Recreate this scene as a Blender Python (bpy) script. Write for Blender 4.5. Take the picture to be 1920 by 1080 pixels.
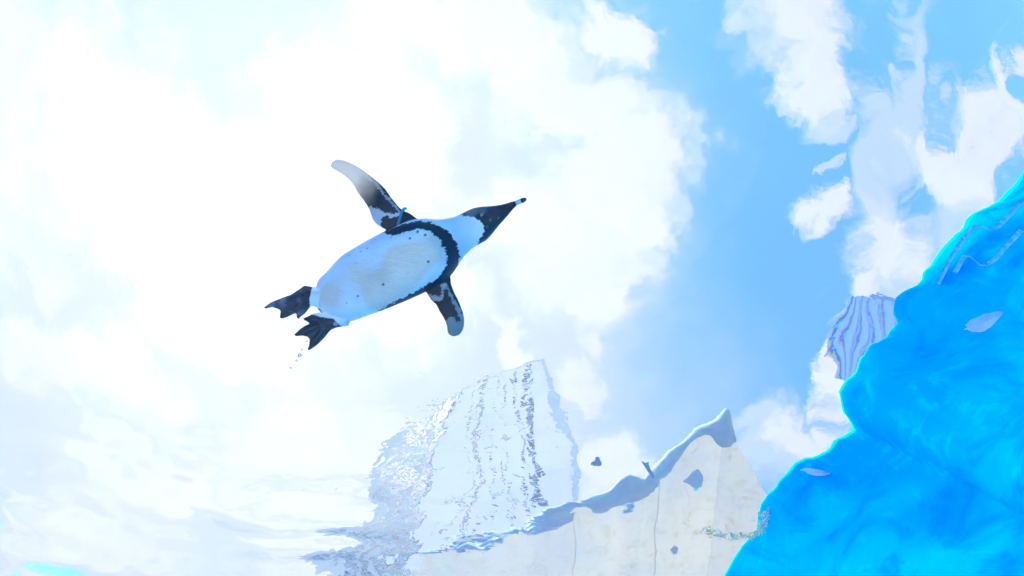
import bpy, bmesh, math, random
import numpy as np
from mathutils import Vector, Matrix
from mathutils.geometry import tessellate_polygon
for o in list(bpy.data.objects): bpy.data.objects.remove(o)
scene = bpy.context.scene
C = scene.collection
rnd = random.Random(7)

# ------------------------------------------------------------------ camera
F = 960 / math.tan(math.radians(37.5))       # focal length in photo pixels
H = 2.0                                      # water surface above the camera
zc = np.array([-16 / F, -90 / F, 1.0]); zc /= np.linalg.norm(zc)     # zenith in (right, down, forward)
xc = np.array([1.0, 0, 0]) - zc * zc[0]; xc /= np.linalg.norm(xc)
yc = np.cross(zc, xc)
W2 = np.array([xc, yc, zc])                  # camera (r,d,w) -> world
r_, d_, w_ = W2[:, 0], W2[:, 1], W2[:, 2]
cam = bpy.data.cameras.new('camera'); co = bpy.data.objects.new('camera', cam); C.objects.link(co)
co.matrix_world = Matrix(((r_[0], -d_[0], -w_[0], 0), (r_[1], -d_[1], -w_[1], 0), (r_[2], -d_[2], -w_[2], 0), (0, 0, 0, 1)))
cam.sensor_width = 36; cam.lens = 18 / math.tan(math.radians(37.5))
cam.clip_start = 0.02; cam.clip_end = 5000
scene.camera = co

def ray(px, py):
    v = W2 @ np.array([(px - 960) / F, (py - 540) / F, 1.0]); return v / np.linalg.norm(v)
def wat(px, py, z):                          # point in the water at height z
    v = ray(px, py); return v / v[2] * z
def airdir(px, py):                          # direction in the air above a level surface
    v = ray(px, py); s = 1.333 * math.hypot(v[0], v[1]); s = min(s, 0.995)
    h = math.hypot(v[0], v[1]) or 1e-9
    return np.array([v[0] / h * s, v[1] / h * s, math.sqrt(1 - s * s)])
def air(px, py, z):                          # point above the water at height z
    a = wat(px, py, H); d = airdir(px, py); return a + d / d[2] * (z - H)
def sky_q(px, py):
    d = airdir(px, py); return d[:2] / d[2]

# ------------------------------------------------------------------ light
SUN_PX = (520, 320)
sd = airdir(*SUN_PX)
sun_el = math.asin(sd[2]); sun_az = math.atan2(sd[0], sd[1])
world = bpy.data.worlds.new('World'); scene.world = world; world.use_nodes = True
nt = world.node_tree; nt.nodes.clear()
def N(nt, t, **k):
    n = nt.nodes.new(t)
    for a, b in k.items(): setattr(n, a, b)
    return n
def LK(nt, a, b): nt.links.new(a, b)
def M(nt, op, a, b=None, c=None, clamp=False):
    n = N(nt, 'ShaderNodeMath', operation=op, use_clamp=clamp)
    for i, v in enumerate((a, b, c)):
        if v is None: continue
        if isinstance(v, (int, float)): n.inputs[i].default_value = v
        else: LK(nt, v, n.inputs[i])
    return n.outputs[0]
def SM(nt, v, lo, hi, a=0.0, b=1.0):
    n = N(nt, 'ShaderNodeMapRange', interpolation_type='SMOOTHSTEP')
    LK(nt, v, n.inputs[0]); n.inputs[1].default_value = lo; n.inputs[2].default_value = hi
    n.inputs[3].default_value = a; n.inputs[4].default_value = b
    return n.outputs[0]
def MIX(nt, f, a, b):
    n = N(nt, 'ShaderNodeMix', data_type='RGBA')
    for i, v in ((0, f), (6, a), (7, b)):
        if isinstance(v, (int, float)): n.inputs[i].default_value = v
        elif isinstance(v, tuple): n.inputs[i].default_value = (*v, 1)
        else: LK(nt, v, n.inputs[i])
    return n.outputs[2]
def VM(nt, op, a, b=None):
    n = N(nt, 'ShaderNodeVectorMath', operation=op)
    for i, v in enumerate((a, b)):
        if v is None: continue
        if isinstance(v, tuple): n.inputs[i].default_value = v
        else: LK(nt, v, n.inputs[i])
    return n.outputs['Value'] if op in ('LENGTH', 'DOT_PRODUCT') else n.outputs[0]
def NZ(nt, vec, scale, detail=4, rough=0.55, out='Fac', dist=0.0):
    n = N(nt, 'ShaderNodeTexNoise'); n.inputs['Scale'].default_value = scale
    n.inputs['Detail'].default_value = detail; n.inputs['Roughness'].default_value = rough
    n.inputs['Distortion'].default_value = dist
    if vec is not None: LK(nt, vec, n.inputs['Vector'])
    return n.outputs[out]

SKY_S = 0.15
sky = N(nt, 'ShaderNodeTexSky', sky_type='NISHITA', sun_disc=False)
sky.sun_elevation = sun_el; sky.sun_rotation = sun_az
sky.air_density = 1.0; sky.dust_density = 0.2; sky.ozone_density = 2.5
tc = N(nt, 'ShaderNodeTexCoord').outputs['Generated']
sep = N(nt, 'ShaderNodeSeparateXYZ'); LK(nt, tc, sep.inputs[0])
zz = M(nt, 'MAXIMUM', sep.outputs[2], 0.08)
cq = N(nt, 'ShaderNodeCombineXYZ')
LK(nt, M(nt, 'DIVIDE', sep.outputs[0], zz), cq.inputs[0]); LK(nt, M(nt, 'DIVIDE', sep.outputs[1], zz), cq.inputs[1])
q0 = cq.outputs[0]
w1 = VM(nt, 'MULTIPLY', VM(nt, 'SUBTRACT', NZ(nt, q0, 3.2, 5, 0.6, 'Color'), (0.5, 0.5, 0.5)), (0.34, 0.34, 0))
w1 = VM(nt, 'ADD', w1, VM(nt, 'MULTIPLY', VM(nt, 'SUBTRACT', NZ(nt, q0, 16, 4, 0.6, 'Color'), (0.5, 0.5, 0.5)), (0.11, 0.11, 0)))
q = VM(nt, 'ADD', q0, w1)
fb = NZ(nt, q, 5.5, 9, 0.66)
fb2 = NZ(nt, q, 1.6, 4, 0.5)
def blob(px, py, rx, ry, ang, vec):
    a = math.radians(ang); c = sky_q(px, py)
    dl = 12.0
    e1 = (sky_q(px + math.cos(a) * dl, py + math.sin(a) * dl) - sky_q(px - math.cos(a) * dl, py - math.sin(a) * dl)) / 2 / dl * rx
    e2 = (sky_q(px - math.sin(a) * dl, py + math.cos(a) * dl) - sky_q(px + math.sin(a) * dl, py - math.cos(a) * dl)) / 2 / dl * ry
    n = N(nt, 'ShaderNodeMapping', vector_type='TEXTURE'); LK(nt, vec, n.inputs[0])
    n.inputs['Location'].default_value = (*c, 0)
    n.inputs['Rotation'].default_value = (0, 0, math.atan2(e1[1], e1[0]))
    n.inputs['Scale'].default_value = (float(np.hypot(*e1)), float(np.hypot(*e2)), 1)
    return M(nt, 'SUBTRACT', 1.0, VM(nt, 'LENGTH', n.outputs[0]))
# (x, y, rx, ry, angle) of the cumulus and streaks, opacity class
DENSE = [(1500, 20, 150, 130, 80), (1525, 110, 100, 90, 60), (1165, 60, 120, 70, 30), (1110, 200, 70, 140, 80), (1190, 330, 150, 190, 60), (1060, 470, 190, 160, 20),
         (1110, 590, 110, 60, 70), (1250, 290, 90, 60, 10), (860, 70, 300, 110, 5), (1000, 150, 120, 140, 60), (1540, 385, 55, 55, 20), (1850, 260, 140, 80, -50),
         (1900, 170, 80, 55, -60), (1770, 330, 80, 60, 10), (1650, 470, 110, 80, -60), (1600, 640, 40, 150, 25), (1510, 820, 90, 50, 0),
         (1110, 720, 60, 60, 50), (940, 650, 90, 40, 50), (470, 420, 430, 200, 35), (640, 270, 260, 200, 20), (170, 210, 300, 90, 50), (250, 420, 260, 120, 30),
         (110, 690, 330, 90, 15), (420, 640, 200, 90, 10), (560, 840, 230, 110, -10), (300, 900, 260, 60, 25), (560, 1000, 300, 60, 15), (1120, 880, 90, 70, 0), (160, 1010, 230, 40, 20),
         (1600, 750, 50, 60, 0), (10, 1075, 260, 110, -35), (60, 60, 120, 60, 20), (760, 560, 160, 110, 0)]
THIN = [(1720, 170, 50, 230, 35), (1645, 330, 55, 180, 15), (1790, 190, 90, 40, -60), (1560, 215, 45, 25, 20), (1555, 290, 35, 12, -30),
        (1700, 600, 120, 90, -50), (1800, 430, 160, 60, -50), (1460, 850, 150, 110, -30), (1420, 800, 100, 50, 0), (1000, 640, 320, 240, 0), (860, 280, 100, 60, 40), (1640, 200, 60, 40, 0)]
OFF = [(-100, 200, 260, 400, 0), (300, -300, 500, 200, 0), (1500, -200, 260, 160, 20), (700, 1180, 400, 120, 0)]
def fold(lst, vec, w=1.0):
    f = None
    for b in lst:
        v = blob(*b, vec); f = v if f is None else M(nt, 'MAXIMUM', f, v)
    return f
fd = M(nt, 'ADD', fold(DENSE + OFF, q), M(nt, 'MULTIPLY', M(nt, 'SUBTRACT', fb, 0.5), 1.25))
dens = SM(nt, fd, -0.10, 0.55)
ft = M(nt, 'ADD', fold(THIN, q), M(nt, 'MULTIPLY', M(nt, 'SUBTRACT', fb2, 0.5), 1.0))
thin = M(nt, 'MULTIPLY', SM(nt, ft, 0.0, 0.7), 0.62)
vf = M(nt, 'MAXIMUM', blob(400, 400, 800, 700, 0, q), blob(250, 850, 950, 560, 15, q))
veil = M(nt, 'MULTIPLY', SM(nt, vf, -0.15, 0.5, 0.0, 1.0), SM(nt, NZ(nt, q, 2.4, 5, 0.6), 0.3, 0.62, 0.86, 0.98))
ddot = VM(nt, 'DOT_PRODUCT', tc, tuple(sd))
glow = M(nt, 'POWER', M(nt, 'MAXIMUM', ddot, 0.0), 5.0)
glow2 = M(nt, 'POWER', M(nt, 'MAXIMUM', ddot, 0.0), 22.0)
K = M(nt, 'ADD', M(nt, 'ADD', 2.25, M(nt, 'MULTIPLY', glow, 0.75)), M(nt, 'MULTIPLY', glow2, 1.0))
K = M(nt, 'MULTIPLY', K, M(nt, 'ADD', 0.85, M(nt, 'MULTIPLY', fb, 0.3)))
kc = N(nt, 'ShaderNodeVectorMath', operation='SCALE'); kc.inputs[0].default_value = (0.86, 0.95, 1.06); LK(nt, K, kc.inputs['Scale'])
skyc = N(nt, 'ShaderNodeVectorMath', operation='MULTIPLY'); LK(nt, sky.outputs[0], skyc.inputs[0]); skyc.inputs[1].default_value = (0.60, 0.94, 1.10)
vk = N(nt, 'ShaderNodeVectorMath', operation='SCALE'); vk.inputs[0].default_value = (0.90, 1.0, 1.15)
LK(nt, M(nt, 'ADD', 2.0, M(nt, 'MULTIPLY', glow, 0.42)), vk.inputs['Scale'])
c1 = MIX(nt, veil, skyc.outputs[0], vk.outputs[0])
tk = N(nt, 'ShaderNodeVectorMath', operation='SCALE'); tk.inputs[0].default_value = (0.84, 0.95, 1.08); tk.inputs['Scale'].default_value = 2.2
c1 = MIX(nt, thin, c1, tk.outputs[0])
c1 = MIX(nt, dens, c1, kc.outputs[0])
hz = SM(nt, sep.outputs[2], -0.02, 0.10)
c1 = MIX(nt, hz, skyc.outputs[0], c1)
bg = N(nt, 'ShaderNodeBackground'); bg.inputs[1].default_value = SKY_S; LK(nt, c1, bg.inputs[0])
wo = N(nt, 'ShaderNodeOutputWorld'); LK(nt, bg.outputs[0], wo.inputs[0])

sl = bpy.data.lights.new('sun', 'SUN'); sl.energy = 2.2; sl.angle = math.radians(0.53); sl.color = (1, 0.96, 0.9)
so = bpy.data.objects.new('sun', sl); C.objects.link(so)
so.rotation_euler = Vector(sd).to_track_quat('Z', 'Y').to_euler()
vs = scene.view_settings; vs.view_transform = 'Standard'; vs.look = 'None'; vs.gamma = 1; vs.use_curve_mapping = False
vs.exposure = 1.5
try:
    scene.cycles.max_bounces = 14; scene.cycles.diffuse_bounces = 6; scene.cycles.transmission_bounces = 12
    scene.cycles.glossy_bounces = 8; scene.cycles.caustics_refractive = True; scene.cycles.caustics_reflective = True
    scene.cycles.blur_glossy = 1.0; scene.cycles.sample_clamp_indirect = 6.0
except Exception: pass

# ------------------------------------------------------------------ helpers
def mat(name, col=(0.5, 0.5, 0.5), rough=0.6, spec=0.4):
    m = bpy.data.materials.new(name); m.use_nodes = True
    b = m.node_tree.nodes['Principled BSDF']
    b.inputs['Base Color'].default_value = (*col, 1); b.inputs['Roughness'].default_value = rough
    b.inputs['Specular IOR Level'].default_value = spec
    return m
def noisy(name, c1, c2, scale=3.0, rough=0.6, detail=5, bump=0.0, bscale=40, lo=0.35, hi=0.65, spec=0.4):
    m = mat(name, c1, rough, spec); nt = m.node_tree; b = nt.nodes['Principled BSDF']
    ob = N(nt, 'ShaderNodeTexCoord').outputs['Object']
    f = SM(nt, NZ(nt, ob, scale, detail, 0.6), lo, hi)
    LK(nt, MIX(nt, f, c1, c2), b.inputs['Base Color'])
    if bump:
        bp = N(nt, 'ShaderNodeBump'); bp.inputs['Strength'].default_value = bump; bp.inputs['Distance'].default_value = 0.01
        LK(nt, NZ(nt, ob, bscale, 4), bp.inputs['Height']); LK(nt, bp.outputs[0], b.inputs['Normal'])
    return m
def obj(name, verts, faces, m, parent=None, smooth=False):
    me = bpy.data.meshes.new(name); me.from_pydata([tuple(map(float, v)) for v in verts], [], [tuple(map(int, f)) for f in faces]); me.update()
    o = bpy.data.objects.new(name, me); C.objects.link(o)
    if m: me.materials.append(m)
    if parent: o.parent = parent
    if smooth: me.polygons.foreach_set('use_smooth', [True] * len(me.polygons))
    return o
def tag(o, label=None, cat=None, group=None, kind=None):
    if label: o['label'] = label
    if cat: o['category'] = cat
    if group: o['group'] = group
    if kind: o['kind'] = kind
    return o
def empty(name, loc=(0, 0, 0)):
    o = bpy.data.objects.new(name, None); C.objects.link(o); o.location = loc; o.empty_display_size = 0.1; return o
def fixn(o):
    bm = bmesh.new(); bm.from_mesh(o.data); bmesh.ops.recalc_face_normals(bm, faces=bm.faces); bm.to_mesh(o.data); bm.free(); return o
def box_vf(x0, x1, y0, y1, z0, z1):
    v = [(x, y, z) for x in (x0, x1) for y in (y0, y1) for z in (z0, z1)]
    f = [(0, 1, 3, 2), (4, 6, 7, 5), (0, 4, 5, 1), (2, 3, 7, 6), (0, 2, 6, 4), (1, 5, 7, 3)]
    return v, f
def frame_box(o, ex, ey, ez, a0, a1, b0, b1, c0, c1):   # box in a local frame
    v, f = box_vf(a0, a1, b0, b1, c0, c1)
    return [o + ex * p[0] + ey * p[1] + ez * p[2] for p in v], f
def crom(pts, n, closed=False):
    P = [np.array(p, float) for p in pts]; out = []
    m = len(P); segs = m if closed else m - 1
    for i in range(segs):
        if closed: p0, p1, p2, p3 = P[(i - 1) % m], P[i], P[(i + 1) % m], P[(i + 2) % m]
        else: p0, p1, p2, p3 = P[max(i - 1, 0)], P[i], P[i + 1], P[min(i + 2, m - 1)]
        for k in range(n):
            t = k / n
            out.append(0.5 * ((2 * p1) + (-p0 + p2) * t + (2 * p0 - 5 * p1 + 4 * p2 - p3) * t * t + (-p0 + 3 * p1 - 3 * p2 + p3) * t ** 3))
    if not closed: out.append(P[-1])
    return np.array(out)
rng = np.random.RandomState(11)
def band_noise(X, Y, lmin, lmax, n, seed, aniso=None):
    r = np.random.RandomState(seed); Z = np.zeros_like(X)
    for i in range(n):
        lam = lmin * (lmax / lmin) ** r.rand(); th = r.rand() * 2 * math.pi
        if aniso is not None: th = aniso[0] + (r.rand() - 0.5) * 2 * aniso[1]
        k = 2 * math.pi / lam
        Z += lam * np.sin(k * (X * math.cos(th) + Y * math.sin(th)) + r.rand() * 6.28)
    return Z / math.sqrt(n) / (2 * math.pi)      # unit slope

# ------------------------------------------------------------------ ground
m_ground = noisy('paving', (0.42, 0.42, 0.40), (0.34, 0.34, 0.33), 0.4, 0.8)
g = obj('ground', [(-1500, -1500, -1.0), (1500, -1500, -1.0), (1500, 1500, -1.0), (-1500, 1500, -1.0)], [(0, 1, 2, 3)], m_ground)
tag(g, kind='structure')

# ------------------------------------------------------------------ the pool
RIM = [(1240, 1250), (1350, 1084), (1380, 1045), (1405, 1016), (1430, 985), (1440, 945), (1465, 918), (1487, 892), (1520, 869), (1560, 850), (1590, 827),
       (1612, 806), (1601, 785), (1592, 755), (1600, 727), (1617, 700), (1644, 670), (1681, 640), (1698, 604), (1699, 572), (1722, 543), (1752, 505), (1776, 460), (1803, 424), (1842, 386), (1886, 360), (1922, 320),
       (1965, 270), (2030, 200), (2090, 90), (2130, -200), (1900, -800), (900, -1000), (-300, -900), (-1100, -300), (-1500, 800), (-1100, 1700), (200, 2000), (1000, 1800)]
rim = crom([wat(x, y, H)[:2] for x, y in RIM], 24, True)
_r = np.vstack([rim, rim[:1]]); _L = np.concatenate([[0], np.cumsum(np.linalg.norm(np.diff(_r, axis=0), axis=1))])
nR = 1000; _t = np.linspace(0, _L[-1], nR, endpoint=False)
rim = np.stack([np.interp(_t, _L, _r[:, k]) for k in range(2)], 1)
_jw = np.exp(-((rim[:, 0] - 1.15) / .6) ** 2 - ((rim[:, 1] - .3) / .9) ** 2)
_jn = sum(np.sin(_t * 6.283 / l_ + p_) * l_ for l_, p_ in ((.05, 1), (.071, 2.2), (.11, .4), (.17, 5), (.031, 3))) * .09 * _jw
tng = np.roll(rim, -1, 0) - np.roll(rim, 1, 0); tng /= np.linalg.norm(tng, axis=1)[:, None]
nin = np.stack([-tng[:, 1], tng[:, 0]], 1)
area = 0.5 * np.sum(rim[:, 0] * np.roll(rim[:, 1], -1) - np.roll(rim[:, 0], -1) * rim[:, 1])
if area < 0: nin = -nin                       # now points inwards
def wall_ring():
    m = mat('blue_pool_paint', (0, 0.3, 0.8), 0.9, 0.0); nt = m.node_tree; b = nt.nodes['Principled BSDF']
    ob = N(nt, 'ShaderNodeTexCoord').outputs['Object']
    f = SM(nt, NZ(nt, ob, 1.3, 3, 0.5, dist=0.8), 0.38, 0.66)
    f2 = SM(nt, NZ(nt, ob, 9, 5, 0.6, dist=1.5), 0.5, 0.8)
    c = MIX(nt, f, (0.0, 0.40, 0.95), (0.0, 0.80, 0.99))
    c = MIX(nt, M(nt, 'MULTIPLY', f2, 0.45), c, (0.0, 0.92, 1.0))
    f3 = SM(nt, NZ(nt, ob, 3.2, 4, 0.6, dist=2.0), 0.5, 0.72); c = MIX(nt, M(nt, 'MULTIPLY', f3, 0.7), c, (0.0, 0.26, 0.90))  # darker mottling puts the shadowy wave bands into the wall colour
    LK(nt, c, b.inputs['Base Color'])
    zs = np.concatenate([np.linspace(-0.5, H - 0.25, 12), np.linspace(H - 0.22, H + 0.006, 14)])
    V, Fc = [], []
    L = np.concatenate([[0], np.cumsum(np.linalg.norm(np.roll(rim, -1, 0) - rim, axis=1))])[:nR]
    for j, z in enumerate(zs):
        bul = 0.018 * np.sin(L * 3.1 + z * 2.3) + 0.010 * np.sin(L * 7.7 - z * 5 + 1) + 0.012 * np.sin(L * 1.3 + z * 6)
        jw_ = math.exp(-max(0, H - z) / .05) * .42
        for i in range(nR): V.append((*(rim[i] + nin[i] * (bul[i] + _jn[i] * jw_)), z))
    nz = len(zs)
    for j in range(nz - 1):
        for i in range(nR): Fc.append((j * nR + i, j * nR + (i + 1) % nR, (j + 1) * nR + (i + 1) % nR, (j + 1) * nR + i))
    # coping and outer face
    base = len(V)
    for z, off in ((H + 0.004, 0.14), (-1.0, 0.14)):
        for i in range(nR): V.append((*(rim[i] - nin[i] * off), z))
    for a, b2 in (((nz - 1) * nR, base), (base, base + nR)):
        for i in range(nR): Fc.append((a + i, a + (i + 1) % nR, b2 + (i + 1) % nR, b2 + i))
    return obj('pool_wall', V, Fc, m, None, True)
wall = wall_ring(); fixn(wall)
def glint_strip_(pts, r):  # raised pale strips imitating reflection streaks along the waterline
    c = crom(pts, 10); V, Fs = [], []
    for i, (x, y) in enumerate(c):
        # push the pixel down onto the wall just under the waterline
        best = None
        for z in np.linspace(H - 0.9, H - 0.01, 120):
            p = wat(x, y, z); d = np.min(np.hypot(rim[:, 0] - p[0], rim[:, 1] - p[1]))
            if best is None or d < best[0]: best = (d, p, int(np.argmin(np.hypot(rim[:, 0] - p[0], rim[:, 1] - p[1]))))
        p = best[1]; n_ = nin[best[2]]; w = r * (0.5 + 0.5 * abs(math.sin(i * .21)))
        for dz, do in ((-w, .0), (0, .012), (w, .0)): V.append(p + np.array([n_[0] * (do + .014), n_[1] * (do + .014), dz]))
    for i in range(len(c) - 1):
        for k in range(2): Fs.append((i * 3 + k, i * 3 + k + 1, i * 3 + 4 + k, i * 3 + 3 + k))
    return obj('glint_strip', V, Fs, mat('pale_glint', (0.22, 0.84, 1.0), 0.6, 0.1), wall, True)
glint_strip_([(1768, 540), (1785, 505), (1806, 470), (1824, 446), (1842, 432), (1858, 434), (1872, 438), (1890, 424), (1925, 388)], .005)
glint_strip_([(1800, 520), (1812, 496), (1824, 484), (1838, 494), (1854, 504), (1874, 494), (1894, 472), (1925, 440)], .006)
tag(wall, 'bright blue painted pool wall with a wavy waterline at the right of the water', 'wall')
m_floor = noisy('pool_floor_paint', (0.70, 0.81, 0.88), (0.66, 0.78, 0.86), 1.0, 0.5)
fl = obj('pool_floor', [(*p, -0.5) for p in rim], [tuple(range(nR))], m_floor); tag(fl, kind='structure')

# water surface -------------------------------------------------------------
def water():
    G = 0.0125; xs = np.arange(-4.4, 2.0, G); ys = np.arange(-2.6, 2.8, G)
    X, Y = np.meshgrid(xs, ys)
    px = 944 + X / H * F; py = 450 + Y / H * F      # only to speak in photo units
    def ss(a, b, v):
        t = np.clip((v - a) / (b - a), 0, 1); return t * t * (3 - 2 * t)
    bl = ss(1150, 500, px) * ss(600, 1000, py)                          # choppy corner away from the wall
    bl = bl * (0.4 + 0.6 * ss(0, 620, px))
    mid = ss(1500, 900, px) * ss(650, 950, py)
    right = ss(1450, 1700, px); calm = np.exp(-(((px - 1630) / 110) ** 2 + ((py - 620) / 130) ** 2)); right = right * (1 - calm)
    Z = 0.036 * band_noise(X, Y, 0.35, 0.9, 14, 1)
    Z += (0.013 + 0.022 * mid + 0.026 * right) * band_noise(X, Y, 0.10, 0.28, 26, 2)
    Z += (0.006 + 0.036 * mid + 0.004 * bl) * (1 - .7 * calm) * band_noise(X, Y, 0.05, 0.10, 30, 3, (1.6, 0.8))
    rd = band_noise(X, Y, 0.22, 0.6, 12, 5, (1.95, 0.45)); rd2 = band_noise(X, Y, 0.13, 0.5, 12, 9, (1.8, 0.5))
    Z += 0.055 * bl * rd - bl * 0.13 * np.sqrt(rd2 ** 2 + 0.0007 ** 2)
    gz = np.exp(-((px - 610) / 170) ** 2 - ((py - 1010) / 55) ** 2) + .5 * np.exp(-((px - 350) / 70) ** 2 - ((py - 975) / 30) ** 2)
    rd3 = band_noise(X, Y, 0.14, 0.4, 9, 17, (1.75, 0.3)); Z -= gz * 0.30 * np.sqrt(rd3 ** 2 + 0.0008 ** 2)
    rr = np.hypot(X - (625 - 944) / F * H, Y - (835 - 450) / F * H)       # rings left by the bird
    Z += 0.014 * (0.055 / 6.28) * np.sin(rr * 6.28 / 0.055 + 1.2 * np.sin(X * 9)) * np.exp(-((rr - .16) / .13) ** 2)
    keep = np.ones_like(X, bool)
    idx = np.arange(X.size).reshape(X.shape)
    # clip to the pool: a point-in-polygon test on cell centres, with a margin inside the wall thickness
    big = rim - nin * 0.045
    inside = np.zeros_like(X, bool); j = nR - 1
    for i in range(nR):
        xi, yi = big[i]; xj, yj = big[j]
        if yi != yj:
            c = ((yi > Y) != (yj > Y)) & (X < (xj - xi) * (Y - yi) / (yj - yi) + xi); inside ^= c
        j = i
    cell = inside[:-1, :-1] & inside[1:, :-1] & inside[:-1, 1:] & inside[1:, 1:]
    a = idx[:-1, :-1][cell]; b = idx[:-1, 1:][cell]; c = idx[1:, 1:][cell]; d = idx[1:, :-1][cell]
    faces = np.stack([a, b, c, d], 1)
    used = np.unique(faces); remap = -np.ones(X.size, int); remap[used] = np.arange(len(used))
    V = np.stack([X.ravel()[used], Y.ravel()[used], (H + Z).ravel()[used]], 1)
    faces = remap[faces]
    m = bpy.data.materials.new('water_surface'); m.use_nodes = True; nt = m.node_tree; nt.nodes.clear()
    ob = N(nt, 'ShaderNodeTexCoord').outputs['Object']
    sp = N(nt, 'ShaderNodeSeparateXYZ'); LK(nt, ob, sp.inputs[0])
    chop = M(nt, 'MULTIPLY', M(nt, 'MULTIPLY', SM(nt, sp.outputs[0], 0.34, 0.0), SM(nt, sp.outputs[0], -1.1, -0.4)), SM(nt, sp.outputs[1], 0.28, 0.6))
    mp = N(nt, 'ShaderNodeMapping'); LK(nt, ob, mp.inputs[0]); mp.inputs['Scale'].default_value = (0.7, 1.3, 1); mp.inputs['Rotation'].default_value = (0, 0, -0.4)
    n1 = NZ(nt, mp.outputs[0], 24, 2, 0.45, dist=0.6); n2 = NZ(nt, ob, 7, 2)
    hgt = M(nt, 'ADD', M(nt, 'MULTIPLY', n1, M(nt, 'ADD', 0.12, M(nt, 'MULTIPLY', chop, 0.75))), M(nt, 'MULTIPLY', n2, 0.3))
    bp = N(nt, 'ShaderNodeBump'); bp.inputs['Strength'].default_value = 1.0; bp.inputs['Distance'].default_value = 0.0022
    LK(nt, hgt, bp.inputs['Height'])
    sh = None
    for col, ior in (((1, 0, 0), 1.3312), ((0, 1, 0), 1.333), ((0, 0, 1), 1.3358)):
        gl = N(nt, 'ShaderNodeBsdfGlass'); gl.inputs['Color'].default_value = (*col, 1); gl.inputs['Roughness'].default_value = 0.0
        gl.inputs['IOR'].default_value = ior; LK(nt, bp.outputs[0], gl.inputs['Normal'])
        if sh is None: sh = gl.outputs[0]
        else:
            ad = N(nt, 'ShaderNodeAddShader'); LK(nt, sh, ad.inputs[0]); LK(nt, gl.outputs[0], ad.inputs[1]); sh = ad.outputs[0]
    out = N(nt, 'ShaderNodeOutputMaterial'); LK(nt, sh, out.inputs[0])
    me = bpy.data.meshes.new('water_surface'); me.vertices.add(len(V)); me.vertices.foreach_set('co', V.astype(np.float32).ravel())
    me.loops.add(len(faces) * 4); me.loops.foreach_set('vertex_index', faces.astype(np.int32).ravel())
    me.polygons.add(len(faces)); me.polygons.foreach_set('loop_start', np.arange(0, len(faces) * 4, 4, dtype=np.int32))
    me.polygons.foreach_set('use_smooth', np.ones(len(faces), bool)); me.update(); me.validate()
    me.materials.append(m)
    o = bpy.data.objects.new('water_surface', me); C.objects.link(o); tag(o, kind='structure')
    print('water faces', len(faces))
water()

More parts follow.
